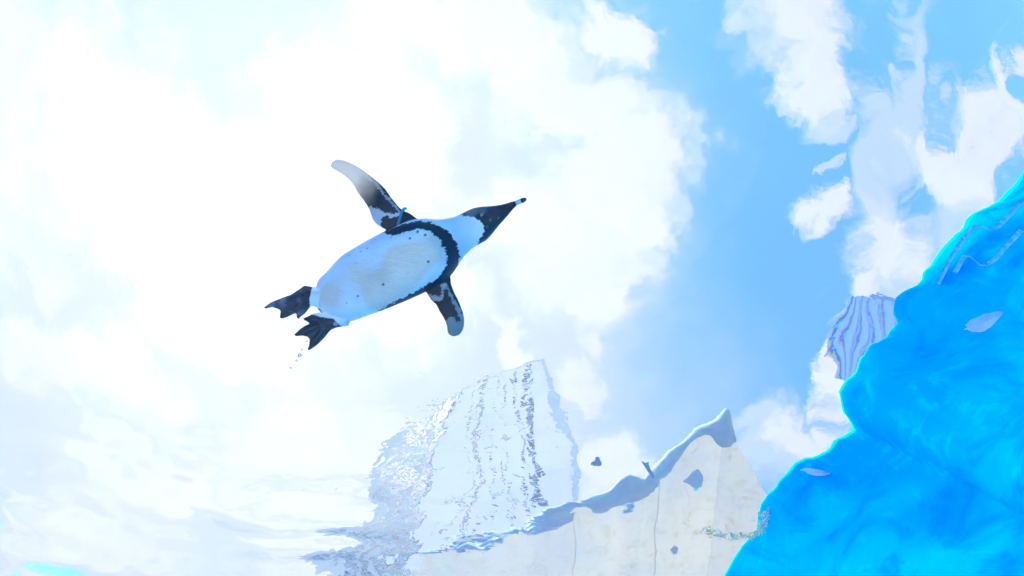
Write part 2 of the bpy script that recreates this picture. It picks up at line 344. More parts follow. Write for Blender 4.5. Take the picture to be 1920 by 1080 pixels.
# ------------------------------------------------------------------ towers above the water
m_conc = noisy('pale_facade', (0.50, 0.49, 0.53), (0.45, 0.45, 0.50), 0.05, 0.9, spec=0.05)
m_conc2 = noisy('shaded_facade', (0.29, 0.33, 0.38), (0.25, 0.29, 0.34), 0.05, 0.9, spec=0.05)
m_blue = noisy('blue_glass_facade', (0.15, 0.26, 0.48), (0.15, 0.26, 0.48), 0.05, 0.9, spec=0.05)
m_line = noisy('floor_line', (0.12, 0.21, 0.41), (0.11, 0.20, 0.39), 0.2, 0.9, spec=0.05)
m_win = mat('window_glass', (0.07, 0.11, 0.20), 0.6, 0.15)
m_band = noisy('blue_grey_trim', (0.26, 0.32, 0.42), (0.22, 0.28, 0.38), 0.2, 0.6)
def tower():
    h = 232.0; A = np.array([.082, .260]) * 230; B = np.array([-.091, .310]) * 230; Cc = np.array([-.205, .387]) * 230
    D = A + (Cc - B)
    t = empty('office_tower', (*((A + B + Cc + D) / 4), -1.0))
    off = np.array([*((A + B + Cc + D) / 4), -1.0])
    def T(vs): return [np.array(v) - off for v in vs]
    Z = np.array([0, 0, 1.0])
    def face(P, Q):
        ex = np.array([*(Q - P), 0.0]); L = np.linalg.norm(ex); ex /= L; ey = np.cross(Z, ex)
        mid = np.array([*((P + Q) / 2), 0.0]); cen = np.array([*((A + Cc) / 2), 0.0])
        if np.dot(ey, mid - cen) < 0: ey = -ey
        return np.array([*P, 0.0]), ex, ey, L
    v = [(*p, z) for z in (-1.0, h) for p in (A, B, Cc, D)]
    f = [(0, 1, 5, 4), (1, 2, 6, 5), (2, 3, 7, 6), (3, 0, 4, 7), (4, 5, 6, 7)]
    fixn(obj('wall', T(v), f, m_conc, t))
    # roof crown, corner trim
    o_, ex, ey, L = face(A, B)
    vv, ff = frame_box(o_, ex, ey, Z, 0, L, -0.5, 0.2, h, h + 2.5); obj('parapet', T(vv), ff, m_conc, t)
    vv, ff = frame_box(o_, ex, ey, Z, -0.9, 1.6, -1.0, 0.5, 0, h - 1); obj('corner_trim', T(vv), ff, m_band, t)
    # window columns of the pale face
    base = None
    for c0, wd, hh in ((8.5, 2.6, 2.4), (13.4, 1.2, 1.6), (18.5, 1.0, 1.4), (23, 1.0, 1.6), (28.5, 1.7, 2.0), (33, .8, 1.6)):
        for k in range(44):
            if rnd.random() < (0.1 if wd > 1.5 else 0.35): continue
            z = h - 8 - k * 3.6
            vv, ff = frame_box(np.zeros(3), ex, ey, Z, 0, wd, -0.3, 0.06, 0, hh)
            if base is None or base['w'] != wd:
                w = obj('window', vv, ff, m_win, t); base = {'w': wd, 'o': w}
            else:
                w = base['o'].copy(); C.objects.link(w)
            w.location = Vector(o_ + ex * c0 + Z * z - off)
    # left face, its shade put into the grey colour, with dense window grid
    o2, ex2, ey2, L2 = face(B, Cc)
    vv, ff = frame_box(o2, ex2, ey2, Z, 0.02, L2, 0, 0.25, -1, h - 0.5); obj('shaded_face', T(vv), ff, m_conc2, t)
    V, Fs = [], []
    for k in range(60):
        z = h - 7 - k * 3.6
        for c in range(8):
            if c in (2, 5) or rnd.random() < .12: continue
            a, b = frame_box(o2, ex2, ey2, Z, 1.2 + c * 2.9, 1.2 + c * 2.9 + 2.3, 0.1, 0.32, z, z + 2.0)
            n0 = len(V); V += a; Fs += [tuple(i + n0 for i in q_) for q_ in b]
    g = obj('window_grid', T(V), Fs, m_win, t); g['kind'] = 'stuff'
    tag(t, 'tall pale office tower with columns of small windows seen rippling through the water', 'building')
tower()
def block():
    ztop = 52.0
    P = air(1596, 560, ztop)[:2]; Q = air(1572, 700, ztop)[:2]
    t = empty('apartment_block', (*((P + Q) / 2), -1.0)); off = np.array([*((P + Q) / 2), -1.0])
    Z = np.array([0, 0, 1.0]); ex = np.array([*(Q - P), 0]); L = np.linalg.norm(ex); ex /= L
    ey = np.cross(Z, ex)
    if np.dot(ey[:2], P) > 0: ey = -ey           # towards the pool
    o_ = np.array([*P, 0.0])
    def T(vs): return [np.array(v) - off for v in vs]
    vv, ff = frame_box(o_, ex, ey, Z, 0, L, -14, 0, -1, ztop); obj('wall', T(vv), ff, m_blue, t)
    k = 0; z = ztop - 1.2
    while z > 6:
        vv, ff = frame_box(o_, ex, ey, Z, 0, L, 0.01, 0.05, z, z + 0.13); obj('balcony_slab', T(vv), ff, m_line, t)
        vv, ff = frame_box(o_, ex, ey, Z, 0.3, L - 0.3, 0.005, 0.04, z - 1.2, z - 0.5); obj('window_strip', T(vv), ff, m_blue, t)
        z -= 1.7
    vv, ff = frame_box(o_, ex, ey, Z, 0, L, -0.3, 0.1, ztop, ztop + 0.5); obj('parapet', T(vv), ff, m_blue, t)
    tag(t, 'blue-grey block with thin horizontal balcony lines just beyond the blue pool wall', 'building')
block()

# ------------------------------------------------------------------ canopy over the pool edge
def canopy():
    zt = 3.2
    pairs = [((775, 1040), (790, 1046)), ((850, 1014), (860, 1022)), ((900, 1013), (910, 1022)), ((960, 995), (965, 1003)), ((1000, 983), (1010, 995)), ((1040, 955), (1045, 985)),
             ((1059, 943), (1071, 973)), ((1087, 941), (1090, 960)), ((1103, 943), (1108, 955)), ((1144, 926), (1147, 954)), ((1160, 904), (1178, 950)), ((1175, 894), (1190, 945)), ((1191, 900), (1204, 935)),
             ((1210, 905), (1216, 927)), ((1219, 893), (1233, 917)), ((1235, 882), (1238, 903)), ((1248, 869), (1258, 884)), ((1260, 847), (1268, 866)), ((1279, 834), (1283, 846)), ((1307, 809), (1311, 816)),
             ((1330, 799), (1330, 815)), ((1345, 788), (1342, 834)), ((1358, 771), (1355, 843)), ((1370, 820), (1374, 832))]
    front = [p[0] for p in pairs[:-1]]
    side = [(1372, 830), (1400, 880), (1432, 935), (1452, 990), (1470, 1080), (1500, 1200)]
    m = bpy.data.materials.new('cream_canvas'); m.use_nodes = True; nt = m.node_tree; nt.nodes.clear()
    ob = N(nt, 'ShaderNodeTexCoord').outputs['Object']
    f = SM(nt, NZ(nt, ob, 1.6, 5, 0.6, dist=0.5), 0.35, 0.7); f2 = SM(nt, NZ(nt, ob, 14, 4, 0.6), 0.45, 0.8)
    c = MIX(nt, f, (0.58, 0.54, 0.46), (0.48, 0.49, 0.48)); c = MIX(nt, M(nt, 'MULTIPLY', f2, 0.6), c, (0.42, 0.38, 0.30))
    f4 = SM(nt, NZ(nt, ob, 5, 6, 0.7, dist=1.0), 0.58, 0.72); c = MIX(nt, M(nt, 'MULTIPLY', f4, 0.5), c, (0.36, 0.27, 0.15))
    df = N(nt, 'ShaderNodeBsdfDiffuse'); LK(nt, c, df.inputs[0]); tr = N(nt, 'ShaderNodeBsdfTranslucent'); LK(nt, c, tr.inputs[0])
    mx = N(nt, 'ShaderNodeMixShader'); mx.inputs[0].default_value = 0.34; LK(nt, df.outputs[0], mx.inputs[1]); LK(nt, tr.outputs[0], mx.inputs[2])
    out = N(nt, 'ShaderNodeOutputMaterial'); LK(nt, mx.outputs[0], out.inputs[0])
    mh = m.copy(); mh.name = 'blue_grey_hem'
    for n in mh.node_tree.nodes:
        if n.type == 'MIX':
            n.inputs[6].default_value = (0.52, 0.62, 0.76, 1); n.inputs[7].default_value = (0.48, 0.58, 0.74, 1)
            for l in list(n.inputs[6].links): mh.node_tree.links.remove(l)
    fr = crom(front, 3); sdp = crom(side, 8)
    t = empty('canopy', tuple(air(1200, 1000, zt))); off = air(1200, 1000, zt)
    P = np.array([air(x, y, zt) for x, y in fr]); S = np.array([air(x, y, zt) for x, y in sdp])
    far = np.array([air(x, 1330 , zt) if True else 0 for x in (620, 1500)])
    rnd2 = np.random.RandomState(5)
    # panels: strips from the front edge to the back, split at seams
    back_y = max(S[-1][1], P[0][1]) + 1.2
    def strip(i0, i1, name='panel'):
        V, Fs = [], []; n = 16
        cols = list(range(i0, i1 + 1))
        for a, i in enumerate(cols):
            p = P[i]
            for k in range(n + 1):
                s = k / n; b = np.array([p[0] + 0.25 * s, back_y, zt + 0.5])
                q_ = p * (1 - s) + b * s; q_[2] += -0.06 * math.sin(math.pi * s) + 0.01 * math.sin(9 * p[0] + 5 * s)
                V.append(q_ - off)
        for a in range(len(cols) - 1):
            for k in range(n): Fs.append((a * (n + 1) + k, (a + 1) * (n + 1) + k, (a + 1) * (n + 1) + k + 1, a * (n + 1) + k + 1))
        return obj(name, V, Fs, m, t, True)
    seams = [0, 20, 46, len(P) - 1]
    for a, b in zip(seams[:-1], seams[1:]): strip(a, b)
    # side panel between the corner strip and the free side edge
    V, Fs = [], []; n = 16
    p = P[-1]; line = [p * (1 - k / n) + np.array([p[0] + 0.25 * k / n, back_y, zt + 0.5]) * (k / n) + np.array([0, 0, -0.06 * math.sin(math.pi * k / n) + 0.01 * math.sin(9 * p[0] + 5 * k / n)]) for k in range(n + 1)]
    edge = [P[-1]] + list(S[::max(1, len(S) // n)]); edge = crom(edge, 4); ei = np.linspace(0, len(edge) - 1, n + 1).astype(int)
    for k in range(n + 1):
        V.append(line[k] - off); V.append(edge[ei[k]] - off)
    for k in range(n): Fs.append((2 * k, 2 * k + 1, 2 * k + 3, 2 * k + 2))
    obj('side_panel', V, Fs, m, t, True)
    m_seam = mat('seam_thread', (0.50, 0.48, 0.44), 0.8, 0.1)
    for i in seams[1:-1]:
        p = P[i]; V, Fs = [], []
        for k in range(25):
            s_ = k / 24; q_ = p * (1 - s_) + np.array([p[0] + 0.25 * s_, back_y, zt + 0.5]) * s_
            q_[2] += -0.06 * math.sin(math.pi * s_) + 0.01 * math.sin(9 * p[0] + 5 * s_) - 0.004; x_ = 0.008 * math.sin(k * .7) + .05 * s_
            V += [q_ + np.array([x_ - .0016, 0, 0]) - off, q_ + np.array([x_, 0, -.003]) - off, q_ + np.array([x_ + .0016, 0, 0]) - off]
        for k in range(24):
            for a in range(2): Fs.append((k * 3 + a, k * 3 + a + 1, k * 3 + a + 4, k * 3 + a + 3))
        obj('seam', V, Fs, m_seam, t)
    # rough blue-grey lip under the front edge
    a_ = crom([p[0] for p in pairs], 4); b_ = crom([p[1] for p in pairs], 4); V, Fs = [], []
    for (x0, y0), (x1, y1) in zip(a_, b_):
        p, q_ = air(x0, y0, zt), air(x1, y1, zt); m_ = (p + q_) / 2
        for v_, z in ((p, -0.012), (m_, -0.026), (q_, -0.016), (q_, 0.03), (p, 0.03)): V.append(v_ + np.array([0, 0, z + (0.006 * rnd.random() if z < 0 else 0)]) - off)
    n = len(a_)
    for i in range(n - 1):
        for k in range(5): Fs.append((i * 5 + k, i * 5 + (k + 1) % 5, i * 5 + 5 + (k + 1) % 5, i * 5 + 5 + k))
    Fs.append(tuple(range(4, -1, -1))); Fs.append(tuple((n - 1) * 5 + k for k in range(5)))
    fixn(obj('lip', V, Fs, mh, t, True))
    for name, poly in (('patch', [(1284, 902), (1297, 888), (1308, 882), (1313, 890), (1310, 908), (1302, 911)]), ('patch', [(1251, 1014), (1257, 1007), (1265, 1009), (1264, 1018), (1256, 1020)])):
        V = [air(x, y, zt) + np.array([0, 0, zz_]) - off for zz_ in (-0.05, -0.035) for x, y in poly]; n = len(poly)
        Fs = [tuple(range(n)), tuple(range(2 * n - 1, n - 1, -1))] + [(i, (i + 1) % n, n + (i + 1) % n, n + i) for i in range(n)]
        fixn(obj(name, V, Fs, mh, t))
    tag(t, 'cream canopy with a blue-grey edge and pointed corner beside the blue wall', 'canopy')
canopy()

# ------------------------------------------------------------------ the penguin
ZP = 1.42
def PP(px, py, dz=0.0):                       # point on the bird's own level
    p = wat(px, py, ZP); return np.array([p[0], p[1], ZP + dz])
PXM = ZP / F                                  # metres per photo pixel at the bird
BODY = [  # upper edge, lower edge, depth ratio, centre height
 ((583, 562), (586, 578), .5, .030), ((586, 545), (597, 588), .5, .024), ((594, 525), (621, 598), .62, .016), ((612, 508.5), (651, 604), .74, .008), ((638, 482), (683, 594), .82, .0), ((665, 464), (716, 582.5), .86, 0),
 ((690, 449.5), (745, 571), .88, 0), ((716, 436), (773, 559), .88, 0), ((740, 425), (799, 547), .88, 0), ((764, 414), (820, 534), .88, 0),
 ((792, 410), (843, 519), .88, 0), ((815, 411), (855, 503), .84, .010), ((833, 410), (866, 485), .80, .024), ((848, 406), (878, 471), .80, .040),
 ((860, 400), (888, 463), .86, .052), ((873, 393), (899, 457), .95, .058), ((886, 387.5), (911, 450), 1.0, .060), ((902, 385), (923, 437), 1.0, .058),
 ((918, 384), (935, 422), .98, .054), ((933, 382.5), (945, 411), .9, .050), ((948, 379.5), (955, 399.5), .85, .046), ((960, 376), (965, 388), .85, .043), ((968, 374.3), (971, 383), .85, .041), ((971, 375), (972.5, 381), .6, .040)]
def loft(sts, nseg=36, power=2.0, cap=True):
    """sts: list of (P, Q, halfdepth_up, halfdepth_down, zc)"""
    V, Fs = [], []
    for (P, Q, hu, hd) in sts:
        c = (P + Q) / 2; a = (P - Q) / 2
        for k in range(nseg):
            th = 2 * math.pi * k / nseg; cs, sn = math.cos(th), math.sin(th)
            V.append(c + a * (abs(cs) ** (2 / power) * (1 if cs >= 0 else -1)) + np.array([0, 0, 1]) * (hu if sn > 0 else hd) * (abs(sn) ** (2 / power) * (1 if sn >= 0 else -1)))
    n = len(sts)
    for i in range(n - 1):
        for k in range(nseg): Fs.append((i * nseg + k, i * nseg + (k + 1) % nseg, (i + 1) * nseg + (k + 1) % nseg, (i + 1) * nseg + k))
    Fs.append(tuple(range(nseg - 1, -1, -1))); Fs.append(tuple((n - 1) * nseg + k for k in range(nseg)))
    return V, Fs
def resample(pts, n):
    c = crom(pts, 12); L = np.concatenate([[0], np.cumsum(np.linalg.norm(np.diff(c, axis=0), axis=1))]); t = np.linspace(0, L[-1], n)
    return np.stack([np.interp(t, L, c[:, k]) for k in range(c.shape[1])], 1)
LE1 = [(609.6, 304), (615, 297), (623.7, 293.6), (635.6, 295.5), (649, 300.7), (665, 309), (681.5, 320), (702, 335.6), (718.6, 351), (733, 370), (752.7, 392.6), (767.5, 399), (790, 416)]
TE1 = [(609.6, 305), (612, 311), (623.7, 318), (638.5, 327), (655, 342), (665, 358.6), (679, 376), (690, 392.6), (696, 409), (704, 420), (718.6, 429), (730, 433), (765, 448)]
LE2 = [(852, 628), (858, 627.5), (863.5, 625), (869.4, 616.6), (871.7, 602), (870.7, 590.7), (866.8, 577.8), (860, 562), (852.6, 548), (846.5, 532), (844.8, 519.4), (832, 500)]
TE2 = [(851, 628), (846, 626.5), (842, 623.5), (839.6, 616.6), (838, 606), (831.8, 593), (825, 583), (819, 571), (811, 564), (804, 555), (799, 544), (795, 520)]
FA = [(572, 535), (547, 552), (525, 560), (510, 566), (496, 576), (499, 578), (513, 575.5), (525, 579.7), (528, 583), (526, 595), (530, 597), (538, 595), (556.7, 586), (558, 595), (561.7, 598), (565, 593), (573, 588), (581, 577), (600, 566), (600, 540)]
FB = [(590, 586), (580, 592), (569, 596.7), (572.5, 600), (582, 606.5), (573, 610), (563, 616.7), (552, 627.5), (556.7, 630), (568, 629), (577.5, 631), (581.5, 636), (580, 650), (577, 656), (581, 656.5), (595, 646.7), (607, 635), (620, 619), (642, 609), (650, 600), (640, 585)]
TOES = [((582, 556), (499, 576.5), (572, 556)), ((582, 558), (528, 594.5), (572, 556)), ((583, 562), (560.5, 595.5), (572, 560)),
        ((622, 604), (555, 628), (610, 606)), ((624, 606), (580, 654), (612, 612)), ((620, 600), (571, 597.5), (604, 600))]
def penguin():
    root = empty('penguin', tuple(PP(744, 500, 0)))
    off = PP(744, 500, 0)
    meshes = []
    # body, smooth in between the stations
    U = crom([np.array([*b[0]]) for b in BODY], 5); Lw = crom([np.array([*b[1]]) for b in BODY], 5)
    R = crom([np.array([b[2], b[3]]) for b in BODY], 5)
    sts = []
    for u, l, r in zip(U, Lw, R):
        P, Q = PP(*u, r[1]), PP(*l, r[1]); hw = np.linalg.norm(P - Q) / 2
        sts.append((P, Q, hw * r[0], hw * r[0]))
    meshes.append(loft(sts, 40, 2.15))
    for LE, TE, z0, z1, th in ((LE1, TE1, .045, .0, .0105), (LE2, TE2, -.02, .0, .0105)):
        a, b = resample(LE, 40), resample(TE, 40); sts = []
        for i in range(40):
            s = i / 39; dz = z0 * (1 - s) ** 1.3 + z1 * s
            t = th * (0.42 + 0.58 * s) * min(1, (i + 0.6) / 4) ** 0.5
            sts.append((PP(*a[i], dz), PP(*b[i], dz - 0.004), t, t))
        meshes.append(loft(sts, 24, 1.7))
    for poly, dz in ((FA, -0.004), (FB, -0.002)):
        P3 = [PP(x, y, dz) for x, y in poly]; n = len(P3)
        tris = tessellate_polygon([[Vector(p) for p in P3]])
        V = [p + np.array([0, 0, 0.0032]) for p in P3] + [p - np.array([0, 0, 0.0032]) for p in P3]
        Fs = [tuple(t) for t in tris] + [tuple(n + i for i in reversed(t)) for t in tris] + [(i, (i + 1) % n, n + (i + 1) % n, n + i) for i in range(n)]
        meshes.append((V, Fs))
    for a, b, k in TOES:                        # the digits inside the webs
        dz = -0.006; pts = crom([PP(*k, dz), PP(*((np.array(k) + np.array(b)) / 2 + np.array([0, -1])), dz), PP(*b, dz)], 6)
        sts = []
        for i, p in enumerate(pts):
            s = i / (len(pts) - 1); d = pts[min(i + 1, len(pts) - 1)] - pts[max(i - 1, 0)]; nn = np.array([-d[1], d[0], 0]); nn /= np.linalg.norm(nn)
            r = 0.0075 * (1 - s) + 0.0028 * s + 0.0012 * math.sin(s * 15) * (1 - s)
            sts.append((p + nn * r, p - nn * r, r * 0.9, r * 0.9))
        meshes.append(loft(sts, 12))
    # tarsi and the tail above the feet
    for (x0, y0), (x1, y1), r0, r1, z0, z1 in (((604, 562), (574, 556), .020, .012, -.004, -.004), ((652, 596), (612, 606), .017, .012, -.004, -.004)):
        P, Q = PP(x0, y0, z0), PP(x1, y1, z1); d = Q - P; nn = np.array([-d[1], d[0], 0]); nn /= np.linalg.norm(nn); sts = []
        for i in range(6):
            s = i / 5; p = P * (1 - s) + Q * s; r = r0 * (1 - s) + r1 * s; sts.append((p + nn * r, p - nn * r, r * .8, r * .8))
        meshes.append(loft(sts, 16))
    V, Fs = [], []
    for v, f in meshes:
        n0 = len(V); V += v; Fs += [tuple(i + n0 for i in q_) for q_ in f]
    tmp = obj('body', [v - off for v in V], Fs, None, None); fixn(tmp)
    md = tmp.modifiers.new('r', 'REMESH'); md.mode = 'VOXEL'; md.voxel_size = 0.0017
    ms = tmp.modifiers.new('s', 'SMOOTH'); ms.factor = 0.5; ms.iterations = 5
    dg = bpy.context.evaluated_depsgraph_get(); dg.update()
    me = bpy.data.meshes.new_from_object(tmp.evaluated_get(dg)); me.name = 'body'
    C.objects.unlink(tmp); bpy.data.objects.remove(tmp)
    o = bpy.data.objects.new('body', me); C.objects.link(o); o.parent = root
    me.polygons.foreach_set('use_smooth', np.ones(len(me.polygons), bool))
    n = len(me.vertices); co_ = np.zeros(n * 3, np.float32); me.vertices.foreach_get('co', co_); co_ = co_.reshape(-1, 3)
    no = np.zeros(n * 3, np.float32); me.vertices.foreach_get('normal', no); no = no.reshape(-1, 3)
    print('penguin verts', n)
    Wp = co_ + off; dzv = co_[:, 2]
    # drawing coordinates on the bird (its own level, photo units)
    cw = (Wp / Wp[:, 2:3] * 1.0) if False else np.column_stack([Wp[:, 0], Wp[:, 1], np.full(n, ZP)])
    cc = cw @ W2                                 # to (r,d,w)
    X = 960 + cc[:, 0] / cc[:, 2] * F; Y = 540 + cc[:, 1] / cc[:, 2] * F
    # jagged feather edges
    jx = band_noise(X, Y, 2.5, 6, 24, 21) * 3 + band_noise(X, Y, 6, 24, 16, 41) * 1.6; jy = band_noise(X, Y, 2.5, 6, 24, 22) * 3 + band_noise(X, Y, 6, 24, 16, 42) * 1.6
    Xj, Yj = X + np.clip(jx, -3, 3) * .6, Y + np.clip(jy, -3, 3) * .6
    soft = band_noise(X, Y, 15, 60, 20, 23) / 6; slow = band_noise(X, Y, 60, 160, 14, 31) / 14
    fine = band_noise(X, Y, 2.5, 6, 20, 24)
    def sdist(poly, w=None, x=Xj, y=Yj):
        best = np.full(n, 1e9); wb = np.zeros(n)
        for i in range(len(poly) - 1):
            ax, ay = poly[i][:2]; bx, by = poly[i + 1][:2]; dx, dy = bx - ax, by - ay
            t = np.clip(((x - ax) * dx + (y - ay) * dy) / (dx * dx + dy * dy), 0, 1)
            d = np.hypot(x - ax - t * dx, y - ay - t * dy)
            if w is not None: d = d - (w[i] * (1 - t) + w[i + 1] * t)
            m_ = d < best; best[m_] = d[m_]
        return best
    def inside(poly, x=Xj, y=Yj):
        r = np.zeros(n, bool); j = len(poly) - 1
        for i in range(len(poly)):
            xi, yi = poly[i]; xj, yj = poly[j]
            if yi != yj: r ^= ((yi > y) != (yj > y)) & (x < (xj - xi) * (y - yi) / (yj - yi) + xi)
            j = i
        return r
    def sm(v, a, b):
        t = np.clip((v - a) / (b - a), 0, 1); return t * t * (3 - 2 * t)
    def mixc(col, c, f): return col * (1 - f[:, None]) + np.array(c) * f[:, None]
    WHITE = np.array([0.76, 0.84, 0.90]); BLACK = np.array([0.022, 0.024, 0.032])
    col = np.tile(WHITE, (n, 1))
    # darker cream patch on the belly
    e = np.hypot(((X - 735) * .92 - (Y - 515) * .38) / 118, ((X - 735) * .38 + (Y - 515) * .92) / 50)
    col = mixc(col, (0.68, 0.62, 0.52), sm(1.2 - e + slow * .4 + soft * .06, 0.0, 0.7))
    col *= (1 + 0.025 * soft + 0.10 * np.clip(slow, -1, 1) + 0.015 * fine)[:, None]
    # back
    back = dzv > (0.012 + 0.055 * sm(X, 800, 865) + 0.010 * (1 - sm(Y - (700 - 0.33 * X) - 0, 0, 60)))
    # black horseshoe
    band = [(728, 436), (742, 435), (760, 429), (780, 423.5), (802, 423), (820, 430), (836, 443), (847, 460), (852, 480), (848, 500), (838, 515), (822, 529), (797, 543), (765, 559), (735, 573), (706, 586)]
    bw = [3, 7, 7.5, 7.5, 7.5, 8.5, 10, 10.5, 10.5, 9, 8, 6.5, 6, 5.2, 4, 1.0]
    d = sdist(band, bw); blk = sm(-d, -0.4, 0.6)
    low = [(815, 540), (797, 550), (765, 564), (735, 576), (700, 590)]
    blk = np.maximum(blk, sm(-sdist(low, [4, 6, 5, 4, 1]), -0.4, .6))
    head = inside([(850, 390), (857, 401.5), (868, 403.5), (888, 406), (899, 413), (906, 422), (908.5, 430), (903, 443), (897, 451), (893.5, 461), (893, 480), (1000, 480), (1000, 350), (850, 360)])
    fl1 = inside([(600, 280), (740, 340), (776, 400), (786, 409.5), (770, 414), (752, 421), (737, 429), (728, 436), (690, 440), (600, 330)], X, Y)
    fl2 = inside([(846, 515), (860, 520), (890, 560), (890, 640), (830, 640), (795, 560), (798, 547), (820, 535)], X, Y)
    footA = inside([(592, 520), (587, 545), (584, 560), (583, 575), (589, 586), (560, 620), (480, 600), (480, 560), (565, 530)], X, Y) & ((X < 586) | (Y > 590))
    footB = (inside([(560, 590), (589, 589.5), (605, 594.5), (629, 596.5), (634, 602), (641, 610), (650, 615), (600, 670), (540, 640)], X, Y))
    blk = np.maximum(blk, (back & ~fl1 & ~fl2).astype(float))
    col = mixc(col, BLACK, blk)
    hc = np.array([0.030, 0.033, 0.042])
    col[head] = hc * (1 + 0.25 * soft[head] + .15 * fine[head])[:, None]
    # greyish cheek and small pale flecks
    ck = sm(1 - np.hypot((X - 882) / 24, (Y - 397) / 9) + .25 * soft, 0, .6) * head
    col = mixc(col, (0.16, 0.17, 0.19), ck * .8)
    for x, y, r, a in ((902, 402, 3.2, .8), (905, 398, 2, .6), (919, 411.5, 2.2, .5), (934, 408, 2.4, .3), (913, 425, 3, .25)):
        col = mixc(col, (0.35, 0.38, 0.42), sm(1 - np.hypot(X - x, (Y - y) * .7) / r + .3 * fine, 0, .6) * a * head)
    # belly dots
    for x, y, r in ((809, 489, 2.5), (728.5, 529.5, 2.5), (682, 551, 2.0), (659.6, 564.6, 1.8), (776, 447, 2.3), (803, 441, 2.6), (789, 435, 2.6), (833, 460.5, 2.8), (741, 446, 1.5), (697, 465, 1.8), (685, 471, 1.6), (662, 478, 1.4), (677, 491, 1.2)):
        col = mixc(col, BLACK * 1.5, sm(1.25 - np.hypot(X - x, Y - y) / r, 0, .5) * (.85 if r > 1.9 else .5) * (~head))
    # upper flipper: dark core, pale rim stripe, pale outer half with backlit glare in its colour
    lower = no[:, 2] < 0.35
    def flip(mask, dark, le, stripe, sw, pales, tipf, tipc):
        nonlocal col
        c = np.tile(np.array(dark), (n, 1)) * (1 + .2 * soft[:, None])
        c = mixc(c, (0.42, 0.46, 0.50) if dark[0] > .03 else (0.22, 0.29, 0.33), sm(-sdist(stripe, sw), -0.5, .6))
        for p_, a in pales: c = mixc(c, (0.62, 0.66, 0.70), inside(p_).astype(float) * a)
        c = mixc(c, tipc, tipf)
        c[~lower] = BLACK
        col[mask] = c[mask]
    along = ((X - 750) * (-0.80) + (Y - 400) * (-0.60))        # distance from the shoulder outwards
    flip(fl1, (0.035, 0.038, 0.045), LE1, [(680, 324), (700, 341), (718, 362), (735, 381), (751, 399)], [3.5, 3.0, 2.2, 1.5, 1.5],
         [([(690, 386), (702, 388), (712, 393), (722, 398), (740, 400), (752, 400), (744, 408), (735, 409), (722, 404), (714, 410), (716, 428), (700, 425), (686, 400)], .9)],
         np.clip(sm(along + soft * 4, 42, 118), 0, 1), (0.80, 0.73, 0.65))
    tipm = (inside([(838, 597), (846, 591), (853, 594), (857, 600), (863, 602), (866, 592), (880, 590), (880, 640), (830, 640), (834, 605)])).astype(float)
    spots = sm(fine * .5 + soft * .8, .3, .8)
    flip(fl2, (0.020, 0.022, 0.030), LE2, [(835, 534), (843, 547), (852, 563), (860, 578), (867, 594)], [1.8, 1.6, 2.2, 3.2, 4.5],
         [([(828, 531), (839, 531), (836, 540), (832, 552), (831, 562), (822, 564), (813, 563), (805, 554), (806, 552), (818, 554), (826, 556), (828, 548)], .45)],
         tipm * (0.9 - 0.6 * spots), (0.17, 0.25, 0.28))
    fc = np.array([0.040, 0.042, 0.055])
    fA = (footA & (dzv < 0.02)); fB = (footB & (dzv < 0.02))
    web = sm(soft * .9 + fine * .25, -.2, .9)
    for msk, k in ((fA, 1.0), (fB, .0)):
        c = np.tile(fc, (n, 1)); c = mixc(c, (0.17, 0.18, 0.24), web * (.75 * k + .12) * sm(590 - X, 5, 30 if k else 60))
        col[msk] = c[msk]
    col = mixc(col, (.5, .52, .55), sm(1 - np.hypot(X - 632, Y - 606) / 5 + .4 * fine, 0, .5) * fB * .7)
    thin = fl1 * np.clip(sm(along + soft * 4, 15, 90), 0, 1)
    up = fl1 & ~lower; col[up] = (BLACK + 0 * col[up]) * (1 - thin[up][:, None]) + np.array([.8, .8, .8]) * thin[up][:, None]  # outer top side paled and translucent to imitate backlight from the sun
    a2 = me.attributes.new('thin', 'FLOAT', 'POINT'); a2.data.foreach_set('value', thin.astype(np.float32))
    a = me.color_attributes.new('plumage', 'FLOAT_COLOR', 'POINT')
    a.data.foreach_set('color', np.column_stack([np.clip(col, 0.005, .85), np.ones(n)]).astype(np.float32).ravel())
    m = mat('wet_plumage', (.5, .5, .5), 0.42, 0.35); nt = m.node_tree; b = nt.nodes['Principled BSDF']
    at = N(nt, 'ShaderNodeAttribute', attribute_name='plumage'); LK(nt, at.outputs['Color'], b.inputs['Base Color'])
    ob = N(nt, 'ShaderNodeTexCoord').outputs['Object']
    mp = N(nt, 'ShaderNodeMapping'); LK(nt, ob, mp.inputs[0]); mp.inputs['Rotation'].default_value = (0, 0, 0.38); mp.inputs['Scale'].default_value = (0.35, 1, 1)
    bp = N(nt, 'ShaderNodeBump'); bp.inputs['Strength'].default_value = 0.5; bp.inputs['Distance'].default_value = 0.004
    hh = M(nt, 'ADD', NZ(nt, mp.outputs[0], 260, 3, .6), M(nt, 'MULTIPLY', NZ(nt, mp.outputs[0], 26, 3, .6), 2.5))
    LK(nt, hh, bp.inputs['Height']); LK(nt, bp.outputs[0], b.inputs['Normal'])
    tl = N(nt, 'ShaderNodeBsdfTranslucent'); LK(nt, at.outputs['Color'], tl.inputs[0]); mx = N(nt, 'ShaderNodeMixShader')
    at2 = N(nt, 'ShaderNodeAttribute', attribute_name='thin'); LK(nt, M(nt, 'MULTIPLY', at2.outputs['Fac'], .85), mx.inputs[0])
    LK(nt, b.outputs[0], mx.inputs[1]); LK(nt, tl.outputs[0], mx.inputs[2]); LK(nt, mx.outputs[0], nt.nodes['Material Output'].inputs[0])
    me.materials.append(m)
    # beak: pale ring, dark hooked tip
    m_ring = noisy('pale_beak', (.62, .66, .70), (.5, .56, .62), 200, .3); m_tip = noisy('dark_beak', (.05, .065, .085), (.03, .04, .05), 150, .3)
